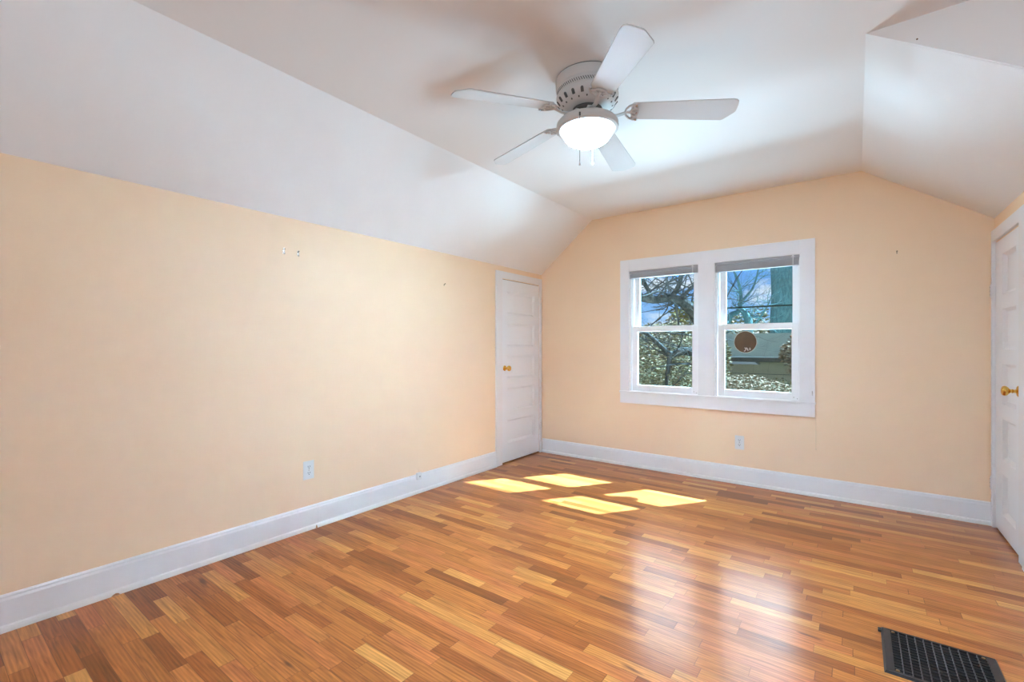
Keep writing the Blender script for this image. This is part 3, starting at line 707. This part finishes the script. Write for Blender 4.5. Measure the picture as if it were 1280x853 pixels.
# great old tree beyond the garage roof, seen in the right window
TD = 21.0; K = TD / 7.5
t1 = thing('old_tree', at(978, 433, TD), label='thick grey-green tree trunk behind the garage roof, right window half', cat='tree')
t1.location.z = GZ; b_ = at(978, 433, TD)
bm = BM(); base = Vector((b_.x, b_.y, GZ))
pts = [base, base + Vector((0, 0, .8)), base + Vector((0, 0, 2.5)), at(979, 440, TD), at(979, 420, TD), at(978, 400, TD), at(978, 370, TD), at(978, 330, TD), at(972, 270, TD), at(960, 200, TD), at(945, 120, TD)]
tube(bm, pts, [r_ * K for r_ in (.34, .27, .235, .215, .195, .178, .172, .182, .19, .12, .07)], 24)
for v in bm.verts: v.co += Vector((noise.noise(v.co * 1.6), noise.noise(v.co * 1.6 + Vector((9, 0, 0))), 0)) * .09
obj('trunk', bm, 'bark_teal', t1, smooth=True)
bm = BM(); grow(bm, at(972, 270, TD), Vector((-1, 1, 1.4)), .2, 6, 4, .6, kids=(3, 4)); grow(bm, at(960, 200, TD), Vector((-1, .4, 1)), .2, 6, 4, .6, kids=(3, 4))
obj('crown', bm, 'twig', t1)
# forked tree, centre of the right window
t2 = thing('forked_tree', at(920, 433, 19.5), label='bare forked tree left of the thick trunk, right window', cat='tree')
t2.location.z = GZ
def k_(l_): return [(u, v, d + 7.5) for u, v, d in l_]
bm = BM()
limb(bm, k_([(926, 540, 12), (926, 480, 12), (925, 455, 12), (926, 436, 12)]), [.46, .42, .36, .30], 0)
limb(bm, k_([(926, 440, 12), (917, 424, 12), (908, 410, 12.2), (914, 394, 12.4), (924, 388, 12.5), (926, 366, 12.5), (920, 345, 12.5), (910, 325, 12.6)]), [.24, .19, .15, .11, .09, .06, .045, .03], 16, 1.5, 3, .028)
limb(bm, k_([(926, 440, 12), (933, 422, 12), (936, 408, 12), (933, 395, 12), (926, 386, 12.2)]), [.24, .20, .17, .14, .08], 4, 1.2, 3, .028)
limb(bm, k_([(926, 378, 12.4), (940, 362, 12.4), (946, 345, 12.4), (950, 325, 12.3)]), [.06, .045, .035, .025], 12, 1.4, 3, .028)
limb(bm, k_([(934, 415, 12), (948, 400, 12), (958, 385, 11.8), (965, 370, 11.6)]), [.06, .045, .03, .02], 10, 1.4, 3, .028)
obj('branches', bm, 'bark_teal', t2, smooth=False)
# tree of the left window: one heavy limb arching across the upper pane
t3 = thing('arching_tree', at(905, 600, 8), label='bare tree whose heavy limb arches across the upper left pane', cat='tree'); t3.location.z = GZ
bm = BM()
limb(bm, [(893, 1050, 8.5), (893, 700, 8.5), (889, 520, 8.5), (882, 450, 8.5), (876, 410, 8.4), (868, 392, 8.2), (855, 379, 8), (838, 373, 8), (818, 375, 8), (800, 372, 8), (785, 366, 8.2), (765, 350, 8.4)],
     [.30, .22, .17, .14, .12, .10, .085, .075, .068, .062, .055, .04], 44, 1.1, 3, .013)
limb(bm, [(838, 373, 8), (846, 362, 8), (851, 348, 8), (852, 330, 8.1), (858, 300, 8.2)], [.05, .042, .036, .03, .025], 18, 1.0, 3, .012)
limb(bm, [(850, 375, 8), (866, 358, 8), (880, 352, 8.1)], [.035, .028, .02], 8, .8, 3)
limb(bm, [(818, 375, 8), (808, 360, 8), (798, 342, 8), (790, 325, 8)], [.035, .028, .02, .015], 10, .9, 3)
limb(bm, [(844, 374, 8), (846, 390, 8), (848, 402, 8), (846, 415, 8)], [.03, .022, .018, .01], 5, .5, 2)
obj('branches', bm, 'bark', t3)
# lower tree: dark diagonal branch and its crotch in the lower left pane
t4 = thing('low_tree', at(845, 600, 9), label='bare tree with a diagonal branch in the lower left pane', cat='tree'); t4.location.z = GZ
bm = BM()
limb(bm, [(906, 760, 9.5), (902, 560, 9.5), (893, 470, 9.3), (880, 446, 9), (866, 440, 9), (850, 440, 9), (838, 443, 9), (826, 433, 9), (812, 420, 9), (796, 410, 9), (780, 395, 9)],
     [.24, .18, .13, .10, .09, .075, .06, .045, .035, .03, .025], 16, .9, 3, .012)
limb(bm, [(838, 443, 9), (835, 462, 9), (833, 480, 9), (830, 500, 9)], [.05, .04, .03, .025], 6, .6, 2)
obj('branches', bm, 'bark', t4)

def shrub(name, c, rx, rz, nleaf, size, leafm, label, group=None, cat='shrub', dens=1.0):
    base = Vector((c.x, c.y, GZ)); s = thing(name, base, label=label, cat=cat, group=group)
    bm = BM(); hgt = c.z + rz - GZ
    for _ in range(9):
        d = Vector((rnd.uniform(-.5, .5), rnd.uniform(-.5, .5), 1.3)); grow(bm, base + Vector((rnd.uniform(-.3, .3), rnd.uniform(-.3, .3), 0)), d, .03, hgt * .42, 2, .35, .2, (2, 3))
    obj('stems', bm, 'twig', s)
    vs, fs = [], []
    for _ in range(nleaf):
        while True:
            p = Vector((rnd.uniform(-1, 1), rnd.uniform(-1, 1), rnd.uniform(-1, 1)))
            if .35 < p.length < 1: break
        q = c + Vector((p.x * rx, p.y * rx, p.z * rz)); q += Vector((noise.noise(q * 1.3), noise.noise(q * 1.3 + Vector((5, 5, 0))), noise.noise(q * 1.3 + Vector((0, 9, 0))))) * .35 * rz
        e = Matrix.Rotation(rnd.uniform(0, 6.28), 3, 'Z') @ Matrix.Rotation(rnd.uniform(0, 3.14), 3, 'X'); sc = size * rnd.uniform(.6, 1.5)
        k = len(vs)
        for a_, b2_, c2_ in ((-1, 0, 0), (0, -.5, .12), (1, 0, 0), (0, .5, .12)): vs.append(q + e @ Vector((a_, b2_, c2_)) * sc)
        fs.append((k, k + 1, k + 2, k + 3))
    me = bpy.data.meshes.new('foliage'); me.from_pydata(vs, [], fs); me.materials.append(M[leafm])
    o = bpy.data.objects.new('foliage', me); COL.objects.link(o); o.parent = s; o.matrix_parent_inverse = world_of(s).inverted()
    tag(o, kind=None)
    return s
shrub('leafy_shrub', at(822, 482, 10), 1.15, 1.35, 11000, .034, 'leaf_dry', 'leafy olive and tan shrub filling the lower left pane')
shrub('leafy_shrub', at(856, 492, 11), .8, 1.1, 7000, .034, 'leaf_dry', 'speckled tan shrub right of the olive one, lower left pane')
shrub('russet_tree', at(850, 436, 19), 2.6, 1.1, 8000, .06, 'leaf_tan', 'distant russet-leaved tree behind the branches, left window', cat='tree')
shrub('russet_tree', at(808, 436, 22), 2.8, 1.1, 7000, .065, 'leaf_tan', 'distant thin tan-leaved tree at the left edge of the left window', cat='tree')
shrub('golden_conifer', at(857, 407, 24), .85, 1.25, 2600, .09, 'leaf_gold', 'golden-green conifer top low in the upper left pane', cat='tree')
shrub('tan_shrub', at(1006, 444, 12), .45, .8, 2600, .055, 'leaf_tan', 'tan shrub at the right edge of the lower right pane')
shrub('tan_shrub', at(900, 456, 12.0), .32, .8, 1600, .055, 'leaf_dry', 'thin olive shrub at the left edge of the lower right pane')
shrub('brown_shrub', at(925, 495, 10.5), 1.2, .42, 7500, .032, 'leaf_tan', 'low pinkish brown shrub below the garage, lower right pane')
shrub('brown_shrub', at(975, 500, 11.5), 1.3, .5, 6500, .032, 'leaf_dry', 'low olive brown shrub below the thick trunk, lower right pane')
shrub('far_tree', at(935, 420, 34), 3.6, 1.9, 3200, .13, 'leaf_dry', 'faint leafy tree beyond the garage roof', cat='tree')

# neighbouring garage: steep grey-green mansard roof above a gutter, brown wall below
gD = 14.0; gw = thing('garage', at(950, 433, gD + 2.5), label='neighbouring garage with a steep grey-green roof, lower right pane', cat='garage'); gw.location.z = GZ
ea = at(950, 447, gD).z; ri = at(950, 417, gD + .5).z
gx0, gx1 = at(899, 433, gD).x, at(1062, 433, gD).x
yb = at(950, 433, gD).y
bm = BM(); prism(bm, [(yb, ea), (yb + .5, ri), (yb + 4, ri), (yb + 4.4, ea), (yb + 4.4, ea - .1), (yb, ea - .1)], gx0 - .3, gx1, Matrix(((0, 0, 1, 0), (1, 0, 0, 0), (0, 1, 0, 0), (0, 0, 0, 1)))); rf = obj('roof', bm, 'roof', gw)
bm = BM(); box(bm, gx0 - .3, gx1, yb - .12, yb - .002, ea - .14, ea + .01); obj('gutter', bm, 'fascia', rf, bevel=.02)
bm = BM(); prism(bm, [(yb + .35, GZ), (yb + 4.1, GZ), (yb + 4.1, ea - .08), (yb + .35, ea - .08)], gx0, gx1 - .3, Matrix(((0, 0, 1, 0), (1, 0, 0, 0), (0, 1, 0, 0), (0, 0, 0, 1)))); wl_ = obj('wall', bm, 'siding', gw)
bm = BM()
for k in range(14): box(bm, gx0 + .02, gx1 - .32, yb + .335, yb + .352, GZ + .2 + k * .26, GZ + .215 + k * .26)
obj('siding_boards', bm, 'fascia', wl_)
aw = at(930, 453, gD + .3)
bm = BM(); prism(bm, [(-.42, 0), (.42, 0), (.30, .10), (-.22, .13)], -.45, .0, Matrix.Translation((aw.x, yb + .34, aw.z - .06)) @ Matrix(((1, 0, 0, 0), (0, 0, 1, 0), (0, 1, 0, 0), (0, 0, 0, 1))))
tag(obj('awning', bm, 'white', wl_), label='small white awning on the brown garage wall')
